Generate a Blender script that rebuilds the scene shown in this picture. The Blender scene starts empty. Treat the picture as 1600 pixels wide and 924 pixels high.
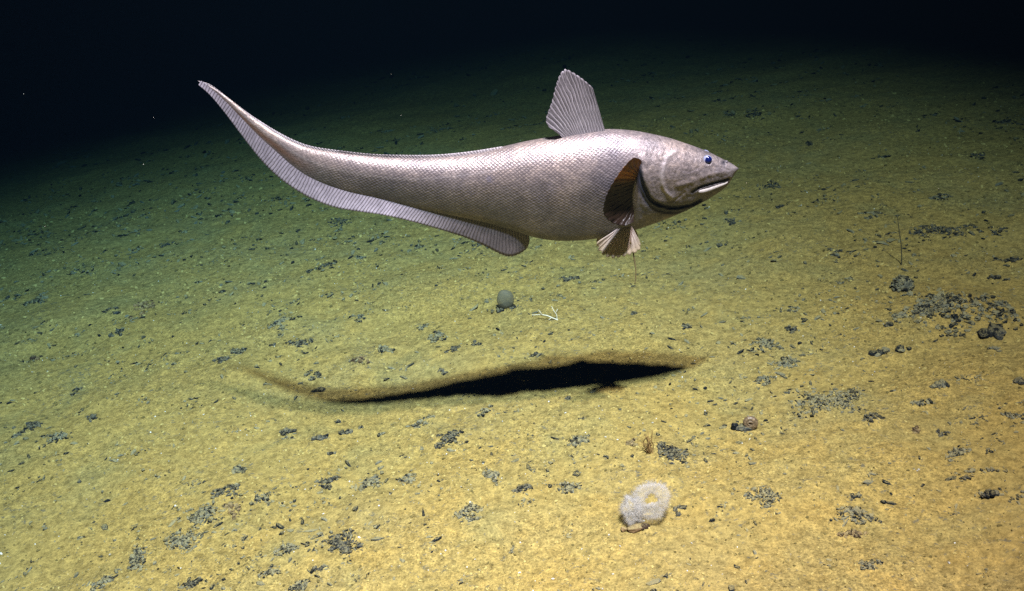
import bpy, math, random
import numpy as np
from mathutils import Vector, Matrix

R = math.radians
scene = bpy.context.scene
C = bpy.data.collections.new("abyss"); scene.collection.children.link(C)

# ------------------------------------------------------------------ camera
CAM_H = 1.0
PITCH = R(24.9)
ROLL = R(-8.0)
LENS = 34.58
W, H = 1600.0, 924.0
F = W * LENS / 36.0
cd = bpy.data.cameras.new("camera"); cam = bpy.data.objects.new("camera", cd); C.objects.link(cam)
cd.lens = LENS; cd.sensor_width = 36; cd.clip_start = 0.02; cd.clip_end = 300
CAM_M = Matrix.Translation((0, 0, CAM_H)) @ Matrix.Rotation(R(90) - PITCH, 4, 'X') @ Matrix.Rotation(ROLL, 4, 'Z')
cam.matrix_world = CAM_M
scene.camera = cam

# ------------------------------------------------------------------ world: the black water far from any daylight
world = bpy.data.worlds.new("World"); scene.world = world; world.use_nodes = True
bg = world.node_tree.nodes["Background"]
bg.inputs[0].default_value = (0.10, 0.30, 1.0, 1); bg.inputs[1].default_value = 0.0030

# ------------------------------------------------------------------ the two strobes of the camera lander
def strobe(name, loc, aim, power, color, size=75, blend=0.8, radius=0.03):
    l = bpy.data.lights.new(name, 'SPOT'); l.energy = power; l.color = color
    l.spot_size = R(size); l.spot_blend = blend; l.shadow_soft_size = radius
    o = bpy.data.objects.new(name, l); C.objects.link(o); o.location = loc
    d = Vector(aim) - Vector(loc); o.rotation_euler = d.to_track_quat('-Z', 'Y').to_euler()
    return o
strobe("strobe_lamp", (0.33, -0.09, 3.00), (-0.66, 1.62, 0.0), 5400, (1.0, 0.400, 0.390), size=54, blend=1.0, radius=0.05)
strobe("strobe_lamp", (0.58, 0.04, 3.00), (0.22, 1.98, 0.0), 4400, (1.0, 0.315, 0.262), size=58, blend=1.0, radius=0.05)

scene.view_settings.view_transform = 'Standard'; scene.view_settings.look = 'None'
scene.view_settings.exposure = 0.0; scene.view_settings.gamma = 1.0
scene.view_settings.use_curve_mapping = False
scene.cycles.max_bounces = 6; scene.cycles.transparent_max_bounces = 12
scene.cycles.volume_bounces = 0
scene.cycles.use_denoising = False

# ------------------------------------------------------------------ helpers
def tag(o, label=None, cat=None, group=None, kind=None):
    if label: o['label'] = label
    if cat: o['category'] = cat
    if group: o['group'] = group
    if kind: o['kind'] = kind
    return o

def mesh_obj(name, verts, faces, mat=None, parent=None, smooth=True, uv=None, attrs=None):
    me = bpy.data.meshes.new(name)
    verts = np.asarray(verts, dtype=np.float32)
    if isinstance(faces, np.ndarray):
        n, k = faces.shape
        me.vertices.add(len(verts)); me.vertices.foreach_set("co", verts.ravel())
        me.loops.add(n * k); me.loops.foreach_set("vertex_index", faces.ravel().astype(np.int32))
        me.polygons.add(n); me.polygons.foreach_set("loop_start", np.arange(0, n * k, k, dtype=np.int32))
        me.polygons.foreach_set("loop_total", np.full(n, k, dtype=np.int32))
        me.update(calc_edges=True)
    else:
        me.from_pydata([tuple(v) for v in verts], [], faces)
    me.polygons.foreach_set("use_smooth", np.full(len(me.polygons), smooth))
    if attrs:
        for k, a in attrs.items():
            at = me.attributes.new(k, 'FLOAT', 'POINT'); at.data.foreach_set("value", np.asarray(a, dtype=np.float32))
    if uv is not None:      # per vertex uv kept as a vector attribute (no seams needed: builder duplicates seam verts)
        at = me.attributes.new("coords", 'FLOAT_VECTOR', 'POINT')
        at.data.foreach_set("vector", np.asarray(uv, dtype=np.float32).ravel())
    if mat: me.materials.append(mat)
    me.validate()
    o = bpy.data.objects.new(name, me); C.objects.link(o)
    if parent: o.parent = parent
    return o

def ray(px, py):
    d = Vector(((px - W / 2) / F, -(py - H / 2) / F, -1.0))
    return (CAM_M.to_3x3() @ d).normalized()
def ground_at(px, py):
    d = ray(px, py); o = CAM_M.translation
    t = -o.z / d.z
    p = o + d * t
    p.z = float(height(np.array([p.x]), np.array([p.y]))[0])
    return p
def px_size(px, py):          # metres per photo pixel at that ground point, across and along the ground
    d = ray(px, py); t = -CAM_H / d.z
    return t / F, t / F / max(0.15, -d.z)

# numpy value noise
def _hash(ix, iy, seed):
    h = (ix.astype(np.int64) * 374761393 + iy.astype(np.int64) * 668265263 + seed * 1442695041) & 0xFFFFFFFF
    h = ((h ^ (h >> 13)) * 1274126177) & 0xFFFFFFFF
    h = h ^ (h >> 16)
    return (h & 0xFFFFFF) / float(0xFFFFFF)
def vnoise(x, y, seed=0):
    ix = np.floor(x); iy = np.floor(y); fx = x - ix; fy = y - iy
    fx = fx * fx * fx * (fx * (fx * 6 - 15) + 10); fy = fy * fy * fy * (fy * (fy * 6 - 15) + 10)
    a = _hash(ix, iy, seed); b = _hash(ix + 1, iy, seed); c = _hash(ix, iy + 1, seed); d = _hash(ix + 1, iy + 1, seed)
    return (a + (b - a) * fx) * (1 - fy) + (c + (d - c) * fx) * fy - 0.5

MOUNDS = []   # x, y, rx, ry, h
def height(x, y):
    xr = x * 0.94 + y * 0.34; yr = -x * 0.34 + y * 0.94
    h = 0.034 * vnoise(xr / 0.75, yr / 0.75, 1) + 0.020 * vnoise(xr / 0.30 + 7, yr / 0.22, 2)
    h = h + 0.0085 * vnoise(xr / 0.11, yr / 0.085, 3) + 0.0045 * vnoise(x / 0.045, y / 0.045, 4)
    h = h + 0.0040 * vnoise(x / 0.020, y / 0.020, 5) + 0.0022 * vnoise(x / 0.0105, y / 0.0105, 6)
    for (mx, my, rx, ry, mh) in MOUNDS:
        q = ((x - mx) / rx) ** 2 + ((y - my) / ry) ** 2
        h = h + mh * np.exp(-q * 1.2)
    return h

# ------------------------------------------------------------------ materials
def new_mat(name):
    m = bpy.data.materials.new(name); m.use_nodes = True
    nt = m.node_tree; b = nt.nodes["Principled BSDF"]
    return m, nt, b
def N(nt, t, **kw):
    n = nt.nodes.new(t)
    for k, v in kw.items():
        if k.startswith('i_'): n.inputs[int(k[2:])].default_value = v
        else: setattr(n, k, v)
    return n
def L(nt, a, b): nt.links.new(a, b)
def ramp(nt, fac, stops, interp='LINEAR'):
    r = nt.nodes.new('ShaderNodeValToRGB'); r.color_ramp.interpolation = interp
    els = r.color_ramp.elements
    while len(els) < len(stops): els.new(0.5)
    for e, (p, c) in zip(els, stops):
        e.position = p; e.color = (*c, 1) if len(c) == 3 else c
    L(nt, fac, r.inputs[0]); return r.outputs[0]
def mix(nt, fac, a, b, mode='MIX'):
    m = nt.nodes.new('ShaderNodeMix'); m.data_type = 'RGBA'; m.blend_type = mode; m.clamp_factor = True
    for s, v in ((m.inputs[0], fac), (m.inputs[6], a), (m.inputs[7], b)):
        if hasattr(v, 'is_linked'): L(nt, v, s)
        elif isinstance(v, (int, float)): s.default_value = v
        else: s.default_value = (*v, 1)
    return m.outputs[2]
def noise(nt, vec, scale, detail=3, rough=0.55, dist=0.0):
    n = N(nt, 'ShaderNodeTexNoise'); n.inputs['Scale'].default_value = scale; n.inputs['Detail'].default_value = detail
    n.inputs['Roughness'].default_value = rough; n.inputs['Distortion'].default_value = dist
    L(nt, vec, n.inputs['Vector']); return n.outputs[0]
def math_(nt, op, a, b=None, c=None, clamp=False):
    m = N(nt, 'ShaderNodeMath', operation=op); m.use_clamp = clamp
    for i, v in enumerate((a, b, c)):
        if v is None: continue
        if hasattr(v, 'is_linked'): L(nt, v, m.inputs[i])
        else: m.inputs[i].default_value = v
    return m.outputs[0]
def simple_mat(name, c1, c2, scale, rough=0.8, bump=0.3, spec=0.3, dist=0.001, island=False, dust=0.0):
    m, nt, b = new_mat(name)
    tc = N(nt, 'ShaderNodeTexCoord').outputs['Object']
    n = noise(nt, tc, scale, 4, 0.6)
    if island:
        g = N(nt, 'ShaderNodeNewGeometry').outputs['Random Per Island']
        f = math_(nt, 'ADD', math_(nt, 'MULTIPLY', n, 0.5), math_(nt, 'MULTIPLY', g, 1.0))
        f = math_(nt, 'SUBTRACT', f, 0.25, clamp=True)
    else: f = n
    col = ramp(nt, f, [(0.3, c1), (0.7, c2)])
    if dust:      # sediment that has settled on the upper faces and in the pores
        g2 = N(nt, 'ShaderNodeNewGeometry'); sp = N(nt, 'ShaderNodeSeparateXYZ'); L(nt, g2.outputs['Normal'], sp.inputs[0])
        dn = noise(nt, tc, 420, 4, 0.7)
        dm = math_(nt, 'ADD', math_(nt, 'MULTIPLY', sp.outputs[2], 0.42), math_(nt, 'ADD', dn, math_(nt, 'MULTIPLY', g2.outputs['Random Per Island'], 0.22)))
        dm = math_(nt, 'MULTIPLY', ramp(nt, dm, [(0.86, (0, 0, 0)), (1.08, (1, 1, 1))]), dust)
        col = mix(nt, dm, col, (0.25, 0.195, 0.075))
    L(nt, col, b.inputs['Base Color'])
    b.inputs['Roughness'].default_value = rough; b.inputs['Specular IOR Level'].default_value = spec
    bp = N(nt, 'ShaderNodeBump'); bp.inputs['Strength'].default_value = bump; bp.inputs['Distance'].default_value = dist
    L(nt, n, bp.inputs['Height']); L(nt, bp.outputs[0], b.inputs['Normal'])
    return m

def seabed_material():
    m, nt, b = new_mat("soft ochre sediment")
    co = N(nt, 'ShaderNodeTexCoord').outputs['Object']
    big = noise(nt, co, 1.7, 4, 0.55); mid = noise(nt, co, 9, 5, 0.6, 0.4)
    small = noise(nt, co, 75, 3, 0.6); grain = noise(nt, co, 240, 4, 0.8); grain2 = noise(nt, co, 900, 2, 0.6)
    c = ramp(nt, big, [(0.30, (0.282, 0.208, 0.070)), (0.52, (0.310, 0.216, 0.060)), (0.72, (0.320, 0.208, 0.052))])
    c = mix(nt, ramp(nt, mid, [(0.42, (0, 0, 0)), (0.66, (1, 1, 1))]), c, (0.33, 0.220, 0.058))
    c = mix(nt, math_(nt, 'MULTIPLY', ramp(nt, noise(nt, co, 5.3, 5, 0.62, 0.5), [(0.50, (0, 0, 0)), (0.68, (1, 1, 1))]), 0.4), c, (0.215, 0.190, 0.070))
    c = mix(nt, 0.8, c, ramp(nt, small, [(0.28, (0.48, 0.47, 0.43)), (0.5, (0.90, 0.90, 0.90)), (0.74, (1.35, 1.33, 1.28))]), 'MULTIPLY')
    rough_patch = ramp(nt, noise(nt, co, 3.1, 3, 0.5), [(0.35, (0.35, 0.35, 0.35)), (0.62, (0.9, 0.9, 0.9))])
    c = mix(nt, rough_patch, c, ramp(nt, grain, [(0.34, (0.34, 0.33, 0.30)), (0.50, (0.95, 0.95, 0.95)), (0.66, (1.6, 1.55, 1.5))]), 'MULTIPLY')
    # dark grit flecks, gathered in patches
    patch = noise(nt, co, 4.2, 4, 0.6)
    st = N(nt, 'ShaderNodeMapping'); st.inputs['Scale'].default_value = (0.8, 1.0, 1.0); st.inputs['Rotation'].default_value = (0, 0, R(20)); L(nt, co, st.inputs['Vector'])
    fleck = noise(nt, st.outputs[0], 110, 4, 0.7, 0.2)
    f = math_(nt, 'ADD', fleck, math_(nt, 'MULTIPLY', math_(nt, 'SUBTRACT', patch, 0.5), 0.30))
    f = ramp(nt, f, [(0.60, (0, 0, 0)), (0.68, (1, 1, 1))])
    c = mix(nt, math_(nt, 'MULTIPLY', f, 0.72), c, (0.085, 0.082, 0.060))
    L(nt, c, b.inputs['Base Color'])
    b.inputs['Roughness'].default_value = 0.95; b.inputs['Specular IOR Level'].default_value = 0.15
    h = math_(nt, 'ADD', math_(nt, 'MULTIPLY', small, 1.2), math_(nt, 'MULTIPLY', grain, 0.5))
    h = math_(nt, 'ADD', h, math_(nt, 'MULTIPLY', grain2, 0.15))
    bp = N(nt, 'ShaderNodeBump'); bp.inputs['Strength'].default_value = 0.8; bp.inputs['Distance'].default_value = 0.0045
    L(nt, h, bp.inputs['Height']); L(nt, bp.outputs[0], b.inputs['Normal'])
    return m
M_SEA = seabed_material()
M_DARK = simple_mat("black crust", (0.004, 0.005, 0.006), (0.050, 0.050, 0.044), 160, 0.85, 0.8, 0.2, dist=0.002, island=True, dust=0.45)
M_GREY = simple_mat("grey olive crust", (0.008, 0.010, 0.011), (0.145, 0.138, 0.095), 200, 0.9, 0.8, 0.15, dist=0.002, island=True, dust=0.7)
M_BROWN = simple_mat("rust brown crust", (0.035, 0.018, 0.008), (0.20, 0.12, 0.05), 160, 0.85, 0.6, 0.25, island=True, dust=0.6)
M_SHELLGRIT = simple_mat("white shell grains", (0.36, 0.32, 0.24), (0.66, 0.62, 0.52), 30, 0.5, 0.1, 0.5, island=True)

# ------------------------------------------------------------------ the list of rubble clumps (pixel, width, height, tone, label)
D, G, B = 'D', 'G', 'B'
CLUMPS = [
 (1485,488,150,58,G,"wide heap of mixed grey rubble on the right, biggest patch on the seabed"),
 (1550,523,40,20,D,"solid black lump at the lower right end of the biggest rubble heap"),
 (1386,507,17,12,D,"small black knob just left of the biggest rubble heap"),
 (1393,546,85,20,G,"grey speckled rubble strip in front of the biggest rubble heap"),
 (1298,624,110,40,G,"loose scatter of grey rubble right of the brown curled shell"),
 (1192,587,36,13,G,"flat grey clot to the right of the shadow tip"),
 (1230,560,46,14,G,"thin grey clot above right of the shadow tip"),
 (1365,658,30,15,D,"dark clot with two humps, right of the loose grey scatter"),
 (1052,708,42,34,D,"jagged black fragment cluster above the white fuzzy sponge"),
 (1192,780,46,26,G,"greenish grey clot right of the white fuzzy sponge"),
 (1466,607,38,18,G,"grey gravelly clot below the grey speckled strip"),
 (1397,610,28,7,G,"thin grey sliver left of the gravelly clot"),
 (1447,628,34,9,G,"faint grey streak just under the gravelly clot"),
 (1496,712,48,16,G,"dark rimmed crescent of rubble near the right edge"),
 (1550,741,44,8,D,"long black sliver lying flat near the right edge"),
 (1510,748,25,11,D,"short black shard left of the long black sliver"),
 (1547,777,34,18,D,"two part black clot below the long black sliver"),
 (1338,805,58,20,G,"arched grey clot in the lower right"),
 (1334,832,42,14,B,"rust brown clot under the arched grey clot"),
 (1365,880,38,14,G,"faint olive clot low in the bottom right"),
 (1592,603,18,18,D,"black lump cut by the right edge of the view"),
 (1466,360,72,20,D,"dark twin clot beyond the thin upright stalk"),
 (1520,351,18,8,D,"small black chip right of the dark twin clot"),
 (1552,358,38,11,D,"flat black clot far right of the dark twin clot"),
 (1575,404,44,9,D,"black streak at right edge above the biggest heap"),
 (1560,426,28,9,D,"short dark bar under the black streak at right edge"),
 (1200,288,30,15,D,"dark clot on the far seabed just beyond the snout"),
 (1217,326,24,9,D,"small black bar below and right of the snout"),
 (1143,347,22,12,D,"black shard under the chin of the fish"),
 (1125,377,16,6,D,"tiny black bar below the chin shard"),
 (1305,390,24,11,D,"bent black fragment left of the thin upright stalk"),
 (1312,436,16,8,D,"lone black pebble left of the rounded rubble stone"),
 (1366,336,40,10,G,"faint dark double streak beyond the thin stalk"),
 (1470,310,40,10,G,"faint grey streak on the far right seabed"),
 (1523,245,36,10,D,"small black pair on the dim far seabed at right"),
 (1580,188,56,10,D,"long black bar on the dim far seabed at upper right"),
 (1265,222,26,7,D,"short black bar in the dim middle distance beyond the head"),
 (1180,187,34,12,D,"black clot dimly lit far above the head"),
 (1120,165,24,8,D,"faint far clot above and beyond the back of the fish"),
 (1237,474,24,11,G,"upper of two small grey clots right of the belly"),
 (1236,510,26,11,D,"lower of two small clots right of the belly"),
 (1195,532,42,22,G,"ring of small grey crumbs right of the shadow"),
 (1075,505,20,9,D,"small black clot above the shadow's right end"),
 (996,490,18,10,D,"black shard between filament and shadow"),
 (885,443,34,17,D,"forked black clot under the belly"),
 (742,383,20,11,D,"black tuft right under the anal fin"),
 (833,556,20,9,D,"black chip touching the upper rim of the shadow"),
 (745,540,18,13,D,"squat black clot above the shadow's middle"),
 (712,547,32,12,D,"broken dark strip left of the squat black clot"),
 (686,527,40,16,G,"grey tangle of fragments up left of the shadow"),
 (662,509,24,12,G,"small grey clot topping the tangle"),
 (690,580,22,9,D,"dark chip hugging the shadow's left shoulder"),
 (463,541,46,13,D,"dark blue grey bar at middle left"),
 (442,514,40,18,G,"pale grey clot above the dark blue grey bar"),
 (427,543,18,8,D,"black speck left end of the bar"),
 (601,549,28,15,G,"round grey clot midway between bar and shadow"),
 (558,563,30,14,B,"brownish clot left of the round grey clot"),
 (487,584,28,13,D,"dark grey clot above the tail's shadow"),
 (499,604,16,15,D,"small dark knob at the edge of the tail's shadow"),
 (560,503,34,12,G,"olive streak above the round grey clot"),
 (345,568,32,11,D,"spiky dark clot at left of the tail's shadow"),
 (372,552,30,14,G,"loose grey crumbs behind the spiky dark clot"),
 (348,460,18,9,D,"black oval pebble at upper left"),
 (389,445,16,9,G,"grey oval pebble right of the black oval pebble"),
 (312,412,15,6,D,"thin black chip behind the two oval pebbles"),
 (308,440,22,8,G,"curved grey chip near the two oval pebbles"),
 (530,340,50,13,D,"dark clot just beyond the tail's lower fin"),
 (262,380,32,8,D,"dark bar far left below the tail tip"),
 (215,385,9,6,D,"single black dot left of the dark bar"),
 (190,520,26,13,D,"gritty black clot at left"),
 (175,492,28,10,D,"pair of small black chips above the gritty black clot"),
 (225,483,30,22,B,"ochre brown patch of crumbs right of the chips pair"),
 (55,561,14,14,B,"brown nub near the left edge"),
 (54,671,34,17,D,"cupped black clot near the left edge"),
 (28,686,20,10,G,"grey chip left of the cupped black clot"),
 (88,690,42,16,G,"branching grey clot right of the cupped black clot"),
 (145,661,28,11,D,"smooth dark clot right of the branching grey clot"),
 (122,612,24,10,D,"small dark chips above the smooth dark clot"),
 (527,651,14,13,D,"round black pellet below the tail's shadow"),
 (564,661,18,9,D,"black chip right of the round black pellet"),
 (537,672,34,12,D,"black bar below the round black pellet"),
 (500,683,32,14,D,"slanted black clot lowest left of the pellet group"),
 (450,673,36,14,D,"dark clot with white grain far left of the pellet"),
 (513,702,12,11,D,"tiny black pellet under the slanted black clot"),
 (592,672,24,11,G,"grey chip right of the pellet group"),
 (660,654,48,10,G,"long low grey strip under the shadow"),
 (705,686,50,20,D,"dark arch of rubble below the shadow"),
 (757,641,28,12,G,"small looped grey clot just under the shadow"),
 (908,658,16,6,D,"lone black splinter under the shadow"),
 (888,627,15,8,D,"black chip at the shadow's lower rim"),
 (513,748,40,17,D,"starry black clot in the lower middle left"),
 (577,750,38,22,G,"broken ring of grey chips right of the starry black clot"),
 (635,748,34,14,G,"grey green clot second right of the starry black clot"),
 (412,776,22,22,G,"upright grey clot left of the starry black clot"),
 (375,729,26,17,G,"pale grey stone alone above the slanted bar"),
 (353,769,38,20,D,"slanted dark bar in the lower left"),
 (318,804,58,26,G,"broad dim grey rubble patch in the lower left"),
 (364,799,24,24,B,"brownish clot right of the broad dim patch"),
 (287,842,48,34,G,"dim rubble patch under the broad one"),
 (215,866,28,40,G,"tall dim clot in the lower left corner area"),
 (157,902,28,18,G,"faint grey clot nearest the bottom left corner"),
 (535,850,54,30,D,"knobbly dark cluster at bottom, left of centre"),
 (498,886,20,13,D,"small dark clot below the knobbly dark cluster"),
 (468,909,32,26,G,"round grey rubble ball at the bottom edge"),
 (420,893,36,13,G,"low grey streak left of the round rubble ball"),
 (300,905,34,14,D,"dark clot at the bottom edge, lower left"),
 (450,857,44,14,G,"thin grey streak left of the knobbly dark cluster"),
 (820,770,34,18,D,"dark pebbly clot left of the white fuzzy sponge"),
 (768,754,28,22,G,"olive ring shaped clot in the lower centre"),
 (885,765,46,18,G,"very faint grey clot between pebbly clot and sponge"),
 (905,695,34,20,G,"faint grey crumbs up left of the white fuzzy sponge"),
 (734,806,44,22,G,"greenish twig like clot at lower centre"),
 (990,696,20,9,B,"tiny rust chip left of the jagged black cluster"),
 (1060,800,20,14,D,"black crumb right of the white fuzzy sponge"),
 (1580,655,30,12,G,"faint grey clot at right edge, mid height"),
 (1555,545,30,10,G,"grey crumbs under the solid black lump"),
 (1345,556,16,7,G,"olive pebble left end of the speckled strip"),
 (1425,675,26,8,B,"rusty crumbs at lower right"),
 (1477,677,24,8,D,"thin slanted black chip above the dark rimmed crescent"),
 (505,420,40,12,D,"dim dark strip beneath the tail bend"),
 (560,403,30,9,G,"dim grey strip right of the dark strip beneath the tail"),
 (650,385,26,10,G,"olive grey clot under the middle of the anal fin"),
 (60,470,40,16,G,"crumbly grey patch at the far left"),
 (15,465,14,6,D,"black dash at the far left edge"),
]
for (px, py, w, h, tone, lab) in CLUMPS:
    p = ground_at(px, py); sx, sy = px_size(px, py)
    if w > 26:
        MOUNDS.append((p.x, p.y, w * sx * 0.55, max(h * sy * 0.55, w * sx * 0.3), 0.05 * w * sx + 0.002))
rm = random.Random(44)
for _ in range(75):      # low bumps and shallow pits left by burrowers
    yy = 0.95 * (4.2 / 0.95) ** rm.random(); xx = rm.uniform(-1, 1) * (yy * 0.62 + 0.25); rr_ = rm.uniform(0.012, 0.045)
    MOUNDS.append((xx, yy, rr_ * rm.uniform(0.9, 1.6), rr_, rm.choice((1, 1, -1)) * rr_ * rm.uniform(0.12, 0.26)))
p = ground_at(1485, 488); MOUNDS.append((p.x, p.y, 0.13, 0.10, 0.025))
p = ground_at(1000, 838); MOUNDS.append((p.x, p.y, 0.05, 0.04, 0.006))
p = ground_at(1230, 880); MOUNDS.append((p.x, p.y, 0.3, 0.2, 0.012))

# ------------------------------------------------------------------ seabed sheet
def axis_steps(start, dense_to, fine, growth, end):
    v = [start]; d = fine
    while v[-1] < end:
        if v[-1] > dense_to: d *= growth
        v.append(v[-1] + d)
    return np.array(v)
xp = axis_steps(0.0, 1.45, 0.0052, 1.035, 60.0)
xs = np.concatenate([-xp[:0:-1], xp])
yf = axis_steps(0.75, 2.7, 0.0052, 1.013, 70.0)
yb = 0.75 - axis_steps(0.05, 0.05, 0.05, 1.25, 20.0)[::-1]
ys = np.concatenate([yb, yf])
X, Y = np.meshgrid(xs, ys)
Z = height(X.ravel(), Y.ravel())
nx, ny = len(xs), len(ys)
idx = np.arange(nx * ny).reshape(ny, nx)
quads = np.stack([idx[:-1, :-1].ravel(), idx[:-1, 1:].ravel(), idx[1:, 1:].ravel(), idx[1:, :-1].ravel()], 1)
seabed = mesh_obj("seabed_ground", np.stack([X.ravel(), Y.ravel(), Z], 1), quads, M_SEA)
tag(seabed, "soft ochre sediment sheet sloping off into black water", "seabed", kind="structure")

# ------------------------------------------------------------------ rubble chips
PHI = (1 + 5 ** 0.5) / 2
ICO_V = np.array([(-1, PHI, 0), (1, PHI, 0), (-1, -PHI, 0), (1, -PHI, 0), (0, -1, PHI), (0, 1, PHI), (0, -1, -PHI), (0, 1, -PHI), (PHI, 0, -1), (PHI, 0, 1), (-PHI, 0, -1), (-PHI, 0, 1)], float)
ICO_V /= np.linalg.norm(ICO_V[0])
ICO_F = [(0, 11, 5), (0, 5, 1), (0, 1, 7), (0, 7, 10), (0, 10, 11), (1, 5, 9), (5, 11, 4), (11, 10, 2), (10, 7, 6), (7, 1, 8), (3, 9, 4), (3, 4, 2), (3, 2, 6), (3, 6, 8), (3, 8, 9), (4, 9, 5), (2, 4, 11), (6, 2, 10), (8, 6, 7), (9, 8, 1)]
def subdivide(v, f):
    v = [tuple(a) for a in v]; cache = {}; out = []
    def mid(a, b):
        k = (min(a, b), max(a, b))
        if k not in cache:
            m = np.array(v[a]) + np.array(v[b]); m /= np.linalg.norm(m); v.append(tuple(m)); cache[k] = len(v) - 1
        return cache[k]
    for a, b, c in f:
        ab, bc, ca = mid(a, b), mid(b, c), mid(c, a)
        out += [(a, ab, ca), (b, bc, ab), (c, ca, bc), (ab, bc, ca)]
    return np.array(v), out
ICO2_V, ICO2_F = subdivide(ICO_V, ICO_F)
ICO3_V, ICO3_F = subdivide(ICO2_V, ICO2_F)
ICO_Fa, ICO2_Fa, ICO3_Fa = np.array(ICO_F), np.array(ICO2_F), np.array(ICO3_F)

def chips(rng, pts, sizes, base_v, base_f, flat=(0.4, 0.8), jag=0.35, stretch=(0.6, 1.7)):
    """many angular grains in one vertex / face array"""
    n = len(pts); k = len(base_v)
    V = np.repeat(base_v[None], n, 0); V = V * (1 + jag * (rng.random((n, k, 1)) * 2 - 1))
    sc = np.stack([rng.uniform(*stretch, n), rng.uniform(0.6, 1.0, n), rng.uniform(*flat, n)], 1)
    V = V * sc[:, None, :]
    a = rng.random(n) * 6.283; t = (rng.random(n) - .5) * 1.1
    ct, st_ = np.cos(t)[:, None], np.sin(t)[:, None]
    x, y, z = V[..., 0], V[..., 1], V[..., 2]
    x, z = x * ct - z * st_, x * st_ + z * ct
    ca, sa = np.cos(a)[:, None], np.sin(a)[:, None]
    x, y = x * ca - y * sa, x * sa + y * ca
    V = np.stack([x, y, z], 2) * sizes[:, None, None] + pts[:, None, :]
    Fc = base_f[None] + (np.arange(n) * k)[:, None, None]
    return V.reshape(-1, 3), Fc.reshape(-1, base_f.shape[1])

CLUMP_OBJS = []
for i, (px, py, w, h, tone, lab) in enumerate(CLUMPS):
    rng = np.random.default_rng(100 + i)
    p = ground_at(px, py); sx, sy = px_size(px, py)
    # image axes on the ground: across = direction of image x
    q = ground_at(px + 10, py); ax = Vector((q.x - p.x, q.y - p.y, 0)).normalized()
    ax.rotate(Matrix.Rotation(R(26 if px < 800 else 8), 3, 'Z')); ay = Vector((-ax.y, ax.x, 0))
    rw = w * sx * 0.5; rh = h * sy * 0.5
    wide = lab.startswith(("wide", "loose", "broad", "ring of", "broken ring"))
    solid = any(s in lab for s in ("pebble", "pellet", "solid", "lump", "splinter", "sliver", "oval", "speck", "dot", "nub", "knob "))
    n = int(12 + w * h * (0.26 if wide else 0.24))
    n = min(n, 700)
    if solid: n = max(5, min(16, n // 8))
    u = rng.normal(0, 0.42, n); v = rng.normal(0, 0.40, n)
    # ragged sub clusters
    cl = rng.normal(0, 0.45, (max(3, n // 14), 2)); pick = rng.integers(0, len(cl), n)
    if not solid:
        u = cl[pick, 0] + rng.normal(0, 0.16, n); v = cl[pick, 1] + rng.normal(0, 0.16, n)
    else: u *= 0.7; v *= 0.7
    u = np.clip(u, -1.05, 1.05); v = np.clip(v, -1.05, 1.05)
    xw = p.x + ax.x * u * rw + ay.x * v * rh; yw = p.y + ax.y * u * rw + ay.y * v * rh
    s = (rng.random(n) ** 2.6 * 0.85 + 0.28) * 0.0038 * (sx / 0.0013) ** 0.5
    if solid:
        hs = h * sx * 0.5; s = (rng.random(n) * 0.5 + 0.6) * min(rw, hs) * 0.62
        xw = p.x + ax.x * u * rw + ay.x * v * hs * 0.6; yw = p.y + ax.y * u * rw + ay.y * v * hs * 0.6
    if wide: s *= 1.0
    if lab.startswith("wide"): s *= 1.45
    if lab.startswith("solid"): s *= 1.5
    z = height(xw, yw) + s * (0.2 if not solid else 0.25)
    pts = np.stack([xw - p.x, yw - p.y, z - p.z], 1)
    Vc, Fc = chips(rng, pts, s, ICO2_V if (solid or s.max() > 0.006) else ICO_V, ICO2_Fa if (solid or s.max() > 0.006) else ICO_Fa,
                   flat=(0.45, 1.0), jag=0.20 if solid else 0.5)
    nm = {D: "dark_rubble", G: "grey_rubble", B: "brown_rubble"}[tone]
    o = mesh_obj(nm, Vc, Fc, {D: M_DARK, G: M_GREY, B: M_BROWN}[tone], smooth=False)
    o.location = p
    tag(o, lab, "rubble clump" if not solid else "pebble", "rubble clumps lying on the sediment", kind="thing")

# the finest crumbs nobody could count
rng = np.random.default_rng(7)
def scatter(n, xr, yr, patch_scale, patch_seed, power, thresh):
    x = rng.uniform(*xr, n * 6); y = yr[0] * (yr[1] / yr[0]) ** rng.random(n * 6)
    pn = vnoise(x / patch_scale, y / (patch_scale * .7), patch_seed) + 0.5 * vnoise(x / (patch_scale * .3), y / (patch_scale * .25), patch_seed + 1) + 0.5
    keep = (rng.random(n * 6) < np.clip(pn - thresh, 0, 1) ** power)
    x, y = x[keep][:n], y[keep][:n]
    return x, y
Vs, Fs, off = [], [], 0
x, y = scatter(9500, (-1.0, 1.0), (0.8, 7.5), 0.30, 30, 2.0, 0.25)
x = x * (y * 0.62 + 0.25)
s = (rng.random(len(x)) ** 3.5 * 1.0 + 0.22) * 0.0042 * np.clip(y / 1.8, 0.9, 2.2)
z = height(x, y) + s * 0.25
V1, F1 = chips(rng, np.stack([x, y, z], 1), s, ICO_V, ICO_Fa, jag=0.4, stretch=(0.7, 2.4))
o = mesh_obj("sediment_crumbs", V1, F1, M_GREY, smooth=False)
tag(o, "countless fine grey and black crumbs sprinkled over the sediment", "debris", kind="stuff")
x, y = scatter(2600, (-1.0, 1.0), (0.8, 6.5), 0.22, 60, 2.0, 0.4)
xc, yc = scatter(900, (-1.0, 1.0), (0.85, 5.5), 0.45, 75, 1.3, 0.1)
kk = rng.integers(0, len(xc), 7600); sp_ = 0.0075 * np.clip(yc[kk] / 1.8, 0.8, 2.0)
ax_ = rng.normal(0, 1, len(kk)) * sp_ * 1.5; ay_ = rng.normal(0, 1, len(kk)) * sp_ * 0.8
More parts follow.
